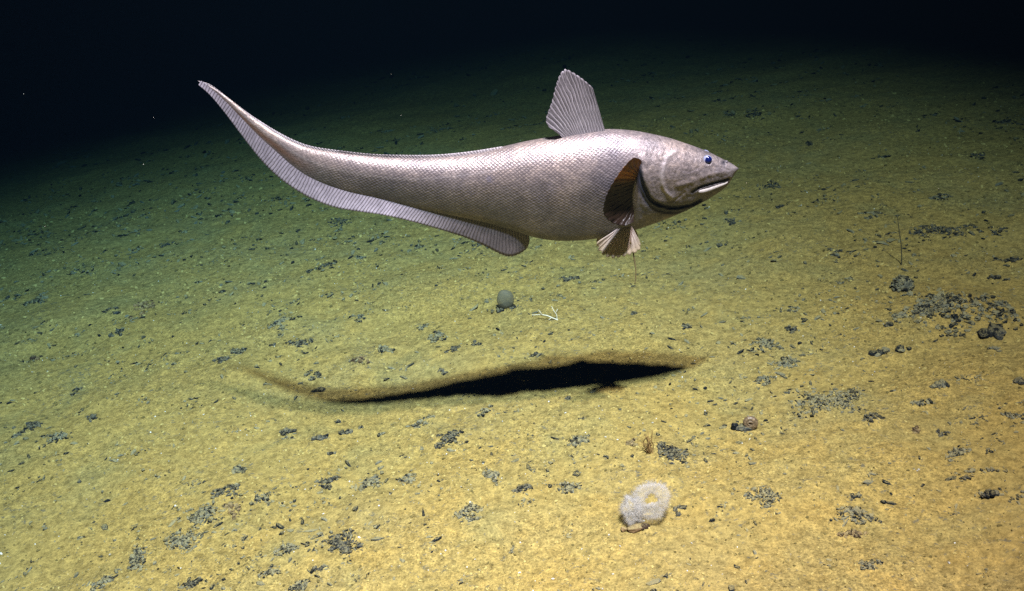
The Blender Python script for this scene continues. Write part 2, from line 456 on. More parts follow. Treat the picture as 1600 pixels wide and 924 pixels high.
xc2 = xc[kk] * (yc[kk] * 0.62 + 0.25) + ax_ * 0.9 - ay_ * 0.4; yc2 = yc[kk] + ay_ * 0.9 + ax_ * 0.4
x = x * (y * 0.62 + 0.25)
x = np.concatenate([x, xc2]); y = np.concatenate([y, yc2]); big_ = np.where(np.arange(len(x)) < len(x) - len(xc2), 1.0, 0.55)
s = (rng.random(len(x)) ** 2.5 * 1.0 + 0.35) * 0.0048 * np.clip(y / 1.8, 0.9, 2.2) * big_
z = height(x, y) + s * 0.3
V1, F1 = chips(rng, np.stack([x, y, z], 1), s, ICO_V, ICO_Fa, jag=0.45, stretch=(0.8, 2.6))
o = mesh_obj("black_grit", V1, F1, M_GREY, smooth=False)
tag(o, "black grit sprinkled in loose patches over the sediment", "debris", kind="stuff")
x, y = scatter(2600, (-1.0, 1.0), (0.8, 3.6), 0.5, 90, 1.0, 0.0)
x = x * (y * 0.62 + 0.25)
s = (rng.random(len(x)) ** 4 * 1.0 + 0.30) * 0.0015
z = height(x, y) + s * 0.6
V1, F1 = chips(rng, np.stack([x, y, z], 1), s, ICO_V, ICO_Fa, jag=0.2, flat=(0.7, 1))
o = mesh_obj("white_grains", V1, F1, M_SHELLGRIT, smooth=False)
tag(o, "tiny white shell grains sprinkled over the sediment", "debris", kind="stuff")

x, y = scatter(24000, (-1.0, 1.0), (0.8, 3.4), 0.25, 120, 1.0, -0.2)
x = x * (y * 0.62 + 0.25)
s = (rng.random(len(x)) ** 3 * 1.0 + 0.35) * 0.0026 * np.clip(y / 1.8, 0.8, 1.8)
z = height(x, y) + s * 0.2
V1, F1 = chips(rng, np.stack([x, y, z], 1), s, ICO_V, ICO_Fa, jag=0.3, flat=(0.6, 1.0))
M_PEL_S = simple_mat("ochre mud pellets", (0.12, 0.090, 0.028), (0.40, 0.30, 0.095), 120, 0.95, 0.5, 0.1, island=True)
o = mesh_obj("mud_pellets", V1, F1, M_PEL_S, smooth=False)
tag(o, "countless ochre mud pellets strewn over the sediment", "sediment", kind="stuff")

# ------------------------------------------------------------------ small seabed life
def tube(points, radii, seg=8, cap=True):
    P = [Vector(p) for p in points]; V = []; Fq = []
    up = Vector((0.13, 0.31, 0.94))
    for i, p in enumerate(P):
        t = (P[min(i + 1, len(P) - 1)] - P[max(i - 1, 0)]).normalized()
        a = t.cross(up); a = a.normalized() if a.length > 1e-4 else t.cross(Vector((1, 0, 0))).normalized(); b = t.cross(a)
        for k in range(seg):
            an = 2 * math.pi * k / seg
            V.append(p + (a * math.cos(an) + b * math.sin(an)) * radii[i])
    for i in range(len(P) - 1):
        for k in range(seg):
            k2 = (k + 1) % seg
            Fq.append((i * seg + k, i * seg + k2, (i + 1) * seg + k2, (i + 1) * seg + k))
    if cap:
        Fq.append(tuple(range(seg))[::-1]); Fq.append(tuple((len(P) - 1) * seg + k for k in range(seg)))
    return V, Fq
def smooth_line(pts, n):
    P = [Vector(p) for p in pts]; out = []
    for i in range(len(P) - 1):
        p0 = P[max(i - 1, 0)]; p1 = P[i]; p2 = P[i + 1]; p3 = P[min(i + 2, len(P) - 1)]
        for k in range(n):
            t = k / n
            out.append(0.5 * ((2 * p1) + (p2 - p0) * t + (2 * p0 - 5 * p1 + 4 * p2 - p3) * t * t + (3 * p1 - p0 - 3 * p2 + p3) * t ** 3))
    out.append(P[-1]); return out
def join(parts):
    V, Fq = [], []
    for v, f in parts:
        o = len(V); V += [tuple(a) for a in v]; Fq += [tuple(i + o for i in q) for q in f]
    return V, Fq
def empty(name, loc):
    o = bpy.data.objects.new(name, None); C.objects.link(o); o.location = loc; o.empty_display_size = 0.05; return o
def blob(center, rad, base=(ICO3_V, ICO3_F), jag=0.0, rng=None, fn=None):
    V = []
    for v in base[0]:
        r = 1.0 + (jag * (rng.random() * 2 - 1) if rng is not None else 0) + (fn(v) if fn else 0)
        V.append((center[0] + v[0] * rad[0] * r, center[1] + v[1] * rad[1] * r, center[2] + v[2] * rad[2] * r))
    return V, [tuple(f) for f in base[1]]
def from_cam(p):     # unit vectors right / toward camera / up standing at a ground point
    d = (CAM_M.translation - p); d.z = 0; d.normalize()
    return Vector((-d.y, d.x, 0)), d, Vector((0, 0, 1))

# grey ball sponge
def gauze(name, col, alpha, rough=0.6, noise_scale=200, transl=0.4):
    m, nt, b = new_mat(name)
    co = N(nt, 'ShaderNodeTexCoord').outputs['Object']
    n = noise(nt, co, noise_scale, 4, 0.6)
    c = ramp(nt, n, [(0.3, tuple(x * 0.75 for x in col)), (0.7, col)])
    L(nt, c, b.inputs['Base Color']); b.inputs['Roughness'].default_value = rough
    tr = N(nt, 'ShaderNodeBsdfTranslucent'); L(nt, c, tr.inputs[0])
    m1 = N(nt, 'ShaderNodeMixShader'); m1.inputs[0].default_value = transl; L(nt, b.outputs[0], m1.inputs[1]); L(nt, tr.outputs[0], m1.inputs[2])
    tp = N(nt, 'ShaderNodeBsdfTransparent'); m2 = N(nt, 'ShaderNodeMixShader')
    m2.inputs[0].default_value = alpha; L(nt, tp.outputs[0], m2.inputs[1]); L(nt, m1.outputs[0], m2.inputs[2])
    L(nt, m2.outputs[0], nt.nodes['Material Output'].inputs[0])
    return m
p = ground_at(792, 483); s = px_size(792, 483)[0]
ball = empty("ball_sponge", p)
tag(ball, "round grey green ball standing on dark crumbs beneath the fish belly", "sponge")
rb = np.random.default_rng(3)
v, f = blob((0, 0, 16.5 * s), (13.2 * s, 7.5 * s, 15.4 * s), fn=lambda v: 0.05 * math.sin(4 * v[0] + 3 * v[2] + 1) * math.cos(3 * v[1]) + (0.05 if abs(v[1]) < 0.3 else 0))
mesh_obj("globe", v, f, gauze("grey green sponge skin", (0.17, 0.155, 0.100), 0.62, 0.7, 90, 0.25), ball)
pts = np.array([(rb.normal(0, 9 * s), rb.normal(-0.004, 4 * s), 0.002) for _ in range(34)]); pts[:, 0] += np.sign(pts[:, 0]) * 5 * s
v, f = chips(rb, pts, rb.uniform(0.002, 0.0055, 34), ICO_V, ICO_Fa)
mesh_obj("holdfast", v, f, M_DARK, ball, smooth=False)

# pale branching twig
p = ground_at(868, 505); s = px_size(868, 505)[0]
rt, tw, up = from_cam(p)
def br(pts, r0, r1):
    P = smooth_line([rt * (a * s) + tw * (c * s) + up * (b * s) for a, b, c in pts], 6)
    return tube(P, [r0 + (r1 - r0) * i / (len(P) - 1) for i in range(len(P))], 6)
sign = 1 if (rt.x > 0) else -1
v, f = join([br([(4 * sign, -1, 0), (-4 * sign, 5, 2), (-12 * sign, 9, 0), (-22 * sign, 11, -2), (-35 * sign, 14, 2)], 0.0017, 0.0006),
             br([(3 * sign, 0, 0), (3 * sign, 9, 1), (0 * sign, 16, 2), (-3 * sign, 24, 0)], 0.0014, 0.0006),
             br([(-19 * sign, 11, 0), (-21 * sign, 16, 1), (-24 * sign, 21, 0)], 0.0010, 0.0005),
             br([(3 * sign, 14, 1), (6 * sign, 18, 0)], 0.0009, 0.0005),
             br([(-4 * sign, 5, 1), (-10 * sign, 3, 3)], 0.0009, 0.0005)])
twig = mesh_obj("branching_coral", v, f, simple_mat("pale coral", (0.55, 0.47, 0.33), (0.72, 0.64, 0.48), 200, 0.7, 0.2))
twig.location = p; tag(twig, "thin pale branching coral twig lying right of the round ball", "coral")

# white fuzzy sponge
p = ground_at(1000, 832); s = px_size(1000, 832)[0]
fs = empty("fuzzy_sponge", p); tag(fs, "white fuzzy ring shaped sponge with a side lobe on a brown stone", "sponge")
rt, tw, up = from_cam(p); 
if rt.x < 0: rt = -rt
upi = (up * 0.83 - tw * 0.55).normalized()    # direction that reads as up in the view
nrm = rt.cross(upi); 
if nrm.dot(tw) < 0: nrm = -nrm
M_FUZZ = gauze("white gauzy tissue", (0.88, 0.82, 0.74), 0.15, 0.7, 120, 0.5)
M_HAIR = gauze("white fine bristles", (0.92, 0.86, 0.78), 0.30, 0.6, 300, 0.5)
def at3(a, b, c): return rt * (a * s) + upi * (b * s) + nrm * (c * s)
rf = random.Random(5)
def ring_pt(th, ph, r_in=17, r_t=9.0):
    cx, cy = 21, 44; rr = r_in + 1.5 * math.sin(2 * th + 1)
    tt = r_t * (1 + 0.18 * math.sin(3 * th) + 0.07 * math.sin(5 * th + 2 * ph) + 0.05 * math.sin(9 * th - ph) + (0.25 if math.sin(th) < -0.3 else 0))
    q = Vector((cx + (rr + tt * math.cos(ph)) * math.cos(th), cy + (rr + 1 + tt * math.cos(ph)) * math.sin(th), tt * math.sin(ph) + 4))
    nn = Vector((math.cos(ph) * math.cos(th), math.cos(ph) * math.sin(th), math.sin(ph)))
    return q, nn
V, Fq = [], []
for i in range(64):
    for j in range(24):
        q, nn = ring_pt(2 * math.pi * i / 64, 2 * math.pi * j / 24); q = q + nn * rf.uniform(-.5, .5); V.append(at3(*q))
for i in range(64):
    for j in range(24):
        Fq.append((i * 24 + j, ((i + 1) % 64) * 24 + j, ((i + 1) % 64) * 24 + (j + 1) % 24, i * 24 + (j + 1) % 24))
mesh_obj("ring", V, Fq, M_FUZZ, fs)
def lobe_pt(d):
    k_ = 1 + 0.16 * math.sin(6 * d.x + 4 * d.y) + 0.10 * math.sin(9 * d.y + 2); q = Vector((-9 + d.x * 15 * k_, 31 + d.y * 20 * k_, 0 + d.z * 12)); return q, d
V = [at3(*(lobe_pt(Vector(v))[0])) for v in ICO3_V]
mesh_obj("lobe", V, [tuple(f) for f in ICO3_F], M_FUZZ, fs)
V2, F2 = [], []
def hair(q, d, ln, w):
    t = d.orthogonal().normalized(); b = d.cross(t); o = len(V2)
    for k in range(3):
        a = 2.094 * k; V2.append(at3(*(q + (t * math.cos(a) + b * math.sin(a)) * w)))
    V2.append(at3(*(q + d * ln))); F2.extend([(o, o + 1, o + 3), (o + 1, o + 2, o + 3), (o + 2, o, o + 3)])
for _ in range(9000):
    if rf.random() < 0.6: q, d = ring_pt(rf.uniform(0, 6.283), rf.uniform(0, 6.283)); ln = rf.uniform(2, 12) if d.xy.dot(Vector((q.x - 21, q.y - 44))) > 0 else rf.uniform(1, 4)
    else: q, d = lobe_pt(Vector((rf.gauss(0, 1), rf.gauss(0, 1), rf.gauss(0, 1))).normalized()); ln = rf.uniform(2, 11)
    d = (d + Vector((rf.gauss(0, .3), rf.gauss(0, .3), rf.gauss(0, .3)))).normalized()
    hair(q * 1.0 - d * rf.uniform(0, 5), d, ln, 0.24)
mesh_obj("bristles", V2, F2, M_HAIR, fs)
rb = np.random.default_rng(12)
base = [blob(at3(-6, 4, 2), (13 * s, 8 * s, 6 * s), (ICO2_V, ICO2_F), 0.15, rb), blob(at3(8, 5, 2), (8 * s, 6 * s, 5 * s), (ICO2_V, ICO2_F), 0.15, rb), blob(at3(-24, 3, 0), (5 * s, 4 * s, 4 * s), (ICO2_V, ICO2_F), 0.2, rb)]
v, f = join(base)
mesh_obj("brown_stone", v, f, M_BROWN, fs, smooth=False)

# brown curled shell on black debris
p = ground_at(1163, 664); s = px_size(1163, 664)[0]
sh = empty("curled_shell", p); tag(sh, "brown curled snail shell sitting on black debris right of the shadow", "shell")
rt, tw, up = from_cam(p)
if rt.x < 0: rt = -rt
V, Fq = [], []; n1, n2 = 90, 14
cen = rt * (8 * s) + up * (11 * s)
for i in range(n1):
    t = i / (n1 - 1); a = t * 4.6 * math.pi; rr = 8.5 * s * (1 - t) ** 0.75 + 0.3 * s; tr = 5.2 * s * (1 - t) ** 0.8 + 0.2 * s
    cp = cen + (rt * math.cos(a - 2.2) + up * math.sin(a - 2.2)) * rr + tw * (3 * s * t * 2)
    e = (rt * math.cos(a - 2.2) + up * math.sin(a - 2.2))
    for k in range(n2):
        b = 2 * math.pi * k / n2; V.append(cp + (e * math.cos(b) + tw * math.sin(b)) * tr * (1 + 0.06 * math.sin(i * 2.1)))
for i in range(n1 - 1):
    for k in range(n2): Fq.append((i * n2 + k, i * n2 + (k + 1) % n2, (i + 1) * n2 + (k + 1) % n2, (i + 1) * n2 + k))
Fq.append(tuple(range(n2))); 
mesh_obj("whorl", V, Fq, simple_mat("banded brown shell", (0.05, 0.03, 0.015), (0.26, 0.17, 0.09), 260, 0.45, 0.5, 0.5), sh)
rb = np.random.default_rng(21)
v, f = join([blob(rt * (3 * s) + up * (2 * s), (16 * s, 8 * s, 6 * s), (ICO3_V, ICO3_F), 0.10, rb), blob(rt * (-14 * s) + up * (4 * s), (6 * s, 5 * s, 7 * s), (ICO2_V, ICO2_F), 0.2, rb),
             blob(rt * (12 * s) + up * (2 * s), (6 * s, 5 * s, 5 * s), (ICO2_V, ICO2_F), 0.2, rb)])
mesh_obj("debris_base", v, f, M_DARK, sh, smooth=False)

# rounded rubble stone
p = ground_at(1410, 446); s = px_size(1410, 446)[0]
rb = np.random.default_rng(33)
n = 150; a = rb.uniform(0, 6.28, n); zz = rb.uniform(0, 1, n)
pts = np.stack([np.cos(a) * np.sqrt(1 - zz ** 2) * 14 * s, np.sin(a) * np.sqrt(1 - zz ** 2) * 14 * s, zz * 20 * s], 1)
v1, f1 = chips(rb, pts, rb.uniform(0.002, 0.0065, n), ICO_V, ICO_Fa)
v2, f2 = blob((0, 0, 6 * s), (13 * s, 13 * s, 14 * s), (ICO3_V, ICO3_F), 0.12, rb)
v, f = join([(v1, [tuple(q) for q in f1]), (v2, f2)])
st = mesh_obj("rubble_stone", v, f, M_GREY, smooth=False); st.location = p
tag(st, "rounded knobbly stone standing below the thin upright stalk", "stone")

# thin stalks
def stalk(name, px, py, top_px, top_py, r, mat, label, cat, group=None):
    p = ground_at(px, py); d = ray(top_px, top_py); o = CAM_M.translation
    t = ((p.y - 0.01) - o.y) / d.y; q = o + d * t
    P = smooth_line([Vector((0, 0, -0.01)), (q - p) * 0.35 + Vector((0.003, 0, 0)), (q - p) * 0.7 + Vector((0.0015, 0, 0)), q - p], 6)
    v, f = tube(P, [r * (1 - 0.5 * i / len(P)) for i in range(len(P))], 6)
    ob = mesh_obj(name, v, f, mat); ob.location = p; tag(ob, label, cat, group); return ob
M_STALK = simple_mat("dull brown stalk", (0.05, 0.045, 0.02), (0.13, 0.11, 0.05), 200, 0.8, 0.2)
stalk("sea_whip", 1409, 408, 1402, 338, 0.0016, M_STALK, "thin upright brown stalk at right above the rounded stone", "sea whip")
M_STALK2 = simple_mat("rust brown tuft", (0.12, 0.06, 0.015), (0.28, 0.17, 0.05), 200, 0.9, 0.2)
p = ground_at(1016, 712); parts = []
rr = random.Random(9)
for k in range(16):
    hgt = rr.uniform(0.012, 0.038) if k else 0.045
    P = smooth_line([(rr.gauss(0, .003), rr.gauss(0, .003), -0.004), (rr.gauss(0, .004), rr.gauss(0, .004), hgt * .5), (rr.gauss(0, .006), rr.gauss(0, .006), hgt)], 4)
    parts.append(tube(P, [0.0012 * (1 - 0.6 * i / len(P)) for i in range(len(P))], 5))
v, f = join(parts); tf = mesh_obj("brown_tuft", v, f, M_STALK2); tf.location = p
tag(tf, "small rust brown tuft of threads left of the jagged black cluster", "tuft")

# ------------------------------------------------------------------ the fish
S = 1.50 / F                    # metres per photo pixel at the fish
FC = (760.0, 270.0)
fish = empty("rattail_fish", (0, 0, 0))
tag(fish, "large silvery pink long tailed fish gliding above its shadow, head to the right", "fish")
camR = CAM_M.to_3x3()
fd = ray(*FC)
rx = (camR @ Vector((1, 0, 0))).normalized()
fwd = fd - rx * fd.dot(rx); fwd.normalize()
upv = rx.cross(fwd)
LEAN = R(26)
YAW = 0.04
fwd2 = fwd * math.cos(LEAN) + upv * math.sin(LEAN); up2 = rx.cross(fwd2)
rx, fwd2 = rx * math.cos(YAW) + fwd2 * math.sin(YAW), fwd2 * math.cos(YAW) - rx * math.sin(YAW)
fish.matrix_world = Matrix.Translation(CAM_M.translation + fd * 1.50) @ Matrix((( rx.x, fwd2.x, up2.x, 0), (rx.y, fwd2.y, up2.y, 0), (rx.z, fwd2.z, up2.z, 0), (0, 0, 0, 1)))

def bend(x):      # the tail swings gently away from the viewer, the nose a little too
    x = np.asarray(x, float)
    t = np.clip((560 - x) / 250, 0, 1)
    return 55 * t ** 2 * (3 - 2 * t) * 0.9 + 10 * np.clip((x - 950) / 200, 0, 1) ** 2
_Rf = np.array([[rx.x, fwd2.x, up2.x], [rx.y, fwd2.y, up2.y], [rx.z, fwd2.z, up2.z]])
_Rc = np.array([list(r_) for r_ in camR]); _ol = _Rf.T @ np.array(list(-fd * 1.50))
def seen_local(x, y, z):      # the point of the fish's own plane y where the outline point (x, z) lies
    x, y, z = np.broadcast_arrays(*[np.asarray(q, float) for q in (x, y, z)])
    d = np.stack([(x - W / 2) / F, -(z - H / 2) / F, -np.ones_like(x)], -1) @ _Rc.T @ _Rf
    yl = (y + bend(x)) * S; t = (yl - _ol[1]) / d[..., 1]
    return _ol + d * t[..., None]
def to_local(x, y, z):        # the middle plane carries the outline, y is added as true thickness
    x, y, z = np.broadcast_arrays(*[np.asarray(q, float) for q in (x, y, z)])
    p = seen_local(x, 0 * x, z); p[..., 1] += y * S
    return p
def seen_px(P):
    q = (P - _ol) @ _Rf.T @ _Rc
    return W / 2 - F * q[..., 0] / q[..., 2], H / 2 + F * q[..., 1] / q[..., 2]
def loc(x, y, z): return tuple(float(v) for v in to_local(x, np.asarray(y, float), np.asarray(z, float)))

ST = [ # top x,z, bottom x,z, half thickness
 (1154,263.0,1153.5,265.0,1.2),(1150,260.5,1149.5,270,5.5),(1143,256,1144,279,10),(1134,251.5,1137,289.5,15),(1124,246.8,1127,298,20),
 (1112,241,1115,306,25),(1095,234,1098,316,31),(1075,226,1078,326.5,37),(1050,216.2,1053,337.5,43),
 (1022,208.3,1023,349,47.5),(990,202.6,990,360,50),(950,200.3,950,370,51),(910,205,908,375.5,51),(870,211,868,376,50),
 (830,217.5,834,370.5,46),(795,225,800,359.5,41),(760,233,764,349,36),(720,239.5,722,340,31),(680,242.3,676,330.5,26.5),
 (640,243,632,320,23),(600,242.3,588,309,20),(560,240.8,545,300,17),(525,238,510,289,14.5),(497,234,480,275.5,12),
 (475,229,455,258.5,9.5),(450,218.5,430,237,7.5),(420,201.5,404,214,5.5),(390,180.5,381,190.5,4.2),(360,156,355,163.5,3),
 (335,138,332,143,2),(318,130,316,133,1.2),(311,127.5,310.5,128.5,0.7)]
ST = np.array(ST, float)
ST[:, 1] += 4.0 * np.clip((ST[:, 0] - 520) / 90, 0, 1) * np.clip((1090 - ST[:, 0]) / 60, 0, 1)
def catmull(A, n_per):
    out = []
    for i in range(len(A) - 1):
        p0, p1, p2, p3 = A[max(i - 1, 0)], A[i], A[i + 1], A[min(i + 2, len(A) - 1)]
        L_ = np.hypot(p2[0] - p1[0], p2[1] - p1[1]); n = max(2, int(L_ / n_per))
        for k in range(n):
            t = k / n
            out.append(0.5 * ((2 * p1) + (p2 - p0) * t + (2 * p0 - 5 * p1 + 4 * p2 - p3) * t * t + (3 * p1 - p0 - 3 * p2 + p3) * t ** 3))
    out.append(A[-1]); return np.array(out)
SS = catmull(ST, 1.25)
NR = 220
ph = np.linspace(0, 2 * np.pi, NR + 1)       # 0 = near side (toward camera, -y), pi/2 = top ; seam duplicated at far side
ph = ph - np.pi                              # seam at far side
cph, sph = np.cos(ph), np.sin(ph)
tx, tz, bx_, bz, wd = SS.T; wd = wd * 0.76
cx, cz = (tx + bx_) / 2, (tz + bz) / 2
hx, hz = (tx - bx_) / 2, (tz - bz) / 2
# max thickness a little above the middle; sections slightly egg shaped
sec = np.sign(cph) * np.abs(cph) ** 0.95
BX = cx[:, None] + hx[:, None] * sph[None]
BZ = cz[:, None] + hz[:, None] * sph[None]
BY = -wd[:, None] * sec[None] * (1 + 0.60 * sph[None]) / 1.12 * (1 - 0.20 * np.maximum(sph, 0)[None] ** 3)
hh = np.hypot(hx, hz)
# scale coordinates
ds = np.hypot(np.diff(cx), np.diff(cz)); u = np.concatenate([[0], np.cumsum(ds / 7.2)])
seg = np.sqrt(np.diff(BX, axis=1) ** 2 + np.diff(BZ, axis=1) ** 2 + np.diff(BY, axis=1) ** 2)
arc = np.concatenate([np.zeros((len(u), 1)), np.cumsum(seg, 1)], 1); arc -= arc[:, NR // 2][:, None]
U = np.repeat(u[:, None], NR + 1, 1); Vv = arc / 5.4

QX, QZ = seen_px(to_local(BX, BY, BZ))      # where each skin point shows on the near side, mirrored to the far side
for j_ in range(NR + 1):
    p_ = ph[j_]
    if abs(p_) > math.pi / 2 + 1e-6:
        k_ = 3 * NR // 2 - j_ if p_ > 0 else NR // 2 - j_
        QX[:, j_] = QX[:, k_]; QZ[:, j_] = QZ[:, k_]
def pdist(x, z, poly):
    best = np.full(x.shape, 1e9)
    for (x0, z0), (x1, z1) in zip(poly[:-1], poly[1:]):
        dx, dz = x1 - x0, z1 - z0; t = np.clip(((x - x0) * dx + (z - z0) * dz) / (dx * dx + dz * dz), 0, 1)
        best = np.minimum(best, np.hypot(x - x0 - t * dx, z - z0 - t * dz))
    return best
def smooth2(poly, n=6):
    return [(q.x, q.y) for q in smooth_line([(a, b, 0) for a, b in poly], n)]
GILL = smooth2([(1000, 256), (999, 268), (1002, 284), (1009, 299), (1016, 311), (1030, 320), (1052, 325), (1078, 322), (1096, 314)])
GILL2 = smooth2([(997, 272), (999, 292), (1006, 309), (1018, 323), (1036, 331), (1060, 332), (1082, 326)])
PREO = smooth2([(1056, 236), (1045, 243), (1038, 258), (1034, 278), (1038, 296), (1050, 308)])
MOUTH = smooth2([(1082, 300), (1094, 293), (1110, 288), (1126, 284), (1139, 280)])
CHEEK = smooth2([(1130, 268), (1105, 274), (1080, 284), (1060, 290)])
BROW = smooth2([(1140, 256), (1122, 246), (1100, 239), (1078, 236)])
def g(d, w): return np.exp(-(d / w) ** 2)
d_gill, d_gill2, d_pre, d_mouth = (pdist(QX, QZ, q) for q in (GILL, GILL2, PREO, MOUTH))
d_cheek, d_brow = pdist(QX, QZ, CHEEK), pdist(QX, QZ, BROW)
d_eye = np.hypot(QX - 1105, QZ - 250.5); d_nos = np.hypot(QX - 1131, QZ - 254.5)
inside = -5.5 * g(d_gill, 2.8) - 2.2 * g(d_gill2, 2.2) - 3.2 * g(d_mouth, 1.9) - 3.0 * g(d_nos, 3.0)
inside += 1.6 * g(d_pre, 3.2) + 1.3 * g(d_cheek, 4) + 1.4 * g(d_brow, 4)
inside += -2.6 * g(d_eye, 6.5) + 1.2 * g(d_eye - 9, 2.2)
# gill cover stands proud of the shoulder
import_x = np.array([q[0] for q in GILL[:30]]); import_z = np.array([q[1] for q in GILL[:30]])
ex = np.interp(QZ, import_z, import_x, left=1000, right=1030)
inside += 2.6 / (1 + np.exp(-(QX - ex - 1) / 1.3)) * np.exp(-np.clip(QX - ex, 0, None) / 26) * np.exp(-(np.clip(250 - QZ, 0, None) / 10) ** 2) * (QZ < 326)
FOLDS = [smooth2(q) for q in ([(1092, 262), (1078, 268), (1066, 266)], [(1060, 262), (1052, 282), (1054, 300)], [(1022, 262), (1020, 280), (1026, 298)], [(1114, 262), (1126, 262), (1138, 266)], [(1070, 300), (1058, 310), (1044, 316)])]
inside += sum(-0.4 * g(pdist(QX, QZ, q), 1.8) + 0.25 * g(pdist(QX, QZ, q) - 3, 2) for q in FOLDS)
inside += 0.9 * vnoise(QX / 9, QZ / 9, 81) * (QX > 1000) + 0.5 * vnoise(QX / 3.2, QZ / 3.2, 84) * (QX > 1000)
lat = np.clip(np.abs(cph[None]) * 1.6, 0, 1)
NYs = -np.sign(cph)[None] * np.ones_like(QX)
BY2 = BY + NYs * inside * lat
fade_end = 1.0
dark = np.clip(1.0 * g(d_gill, 3.6) + 0.9 * g(d_gill2, 3.6) + 0.9 * g(d_mouth, 1.5) + 1.0 * g(d_nos, 3.0), 0, 1)
# dark skin of the throat fold between the two slits, dark nose tip
dark = np.maximum(dark, np.clip(1 - np.hypot(QX - 1155, (QZ - 264)) / 4.5, 0, 1))
dark = np.maximum(dark, np.clip(1.9 - (d_gill + d_gill2 + 3 * vnoise(QX / 4, QZ / 4, 5)) / 9.5, 0, 1) * (QZ > 262))
throat = np.clip(1.15 - np.maximum(d_gill, 0) / 15, 0, 1) * (QX > 1010) * (QZ > 314) * 0.75
dark = np.maximum(dark, throat)
scales = np.clip((1006 - QX) / 40, 0, 1) * np.clip((QX - 430) / 110, 0, 1)
LAT = smooth2([(1000, 240), (950, 229), (911, 231), (870, 240), (810, 257), (740, 272), (640, 280), (540, 268), (470, 245), (400, 196), (330, 140)])
pale = 0.22 * g(pdist(QX, QZ, LAT), 1.6) * (QX < 995) + 0.5 * g(d_pre, 3.5) + 0.35 * g(np.hypot(QX - 1142, QZ - 264), 8)
blotch = 0.9 * g(np.hypot((QX - 762) / 1.5, QZ - 282), 7) + 0.7 * g(np.hypot((QX - 714) / 1.3, QZ - 291), 6) + 0.6 * g(np.hypot((QX - 852) / 1.2, (QZ - 302) / 1.6), 12) + 0.5 * g(np.hypot(QX - 735, QZ - 300), 8)
golden = np.clip((sph[None] * 0.5 + 0.5) * 1.5 - 0.55, 0, 1) * np.clip((1010 - QX) / 150, 0.3, 1)
streak = np.clip((500 - QX) / 60, 0, 1) * np.exp(-((sph[None] + 0.35) / 0.45) ** 2)
rows = len(u)
coords = to_local(BX, BY2, BZ).reshape(-1, 3)
idx = np.arange(rows * (NR + 1)).reshape(rows, NR + 1)
quads = np.stack([idx[:-1, :-1].ravel(), idx[:-1, 1:].ravel(), idx[1:, 1:].ravel(), idx[1:, :-1].ravel()], 1)

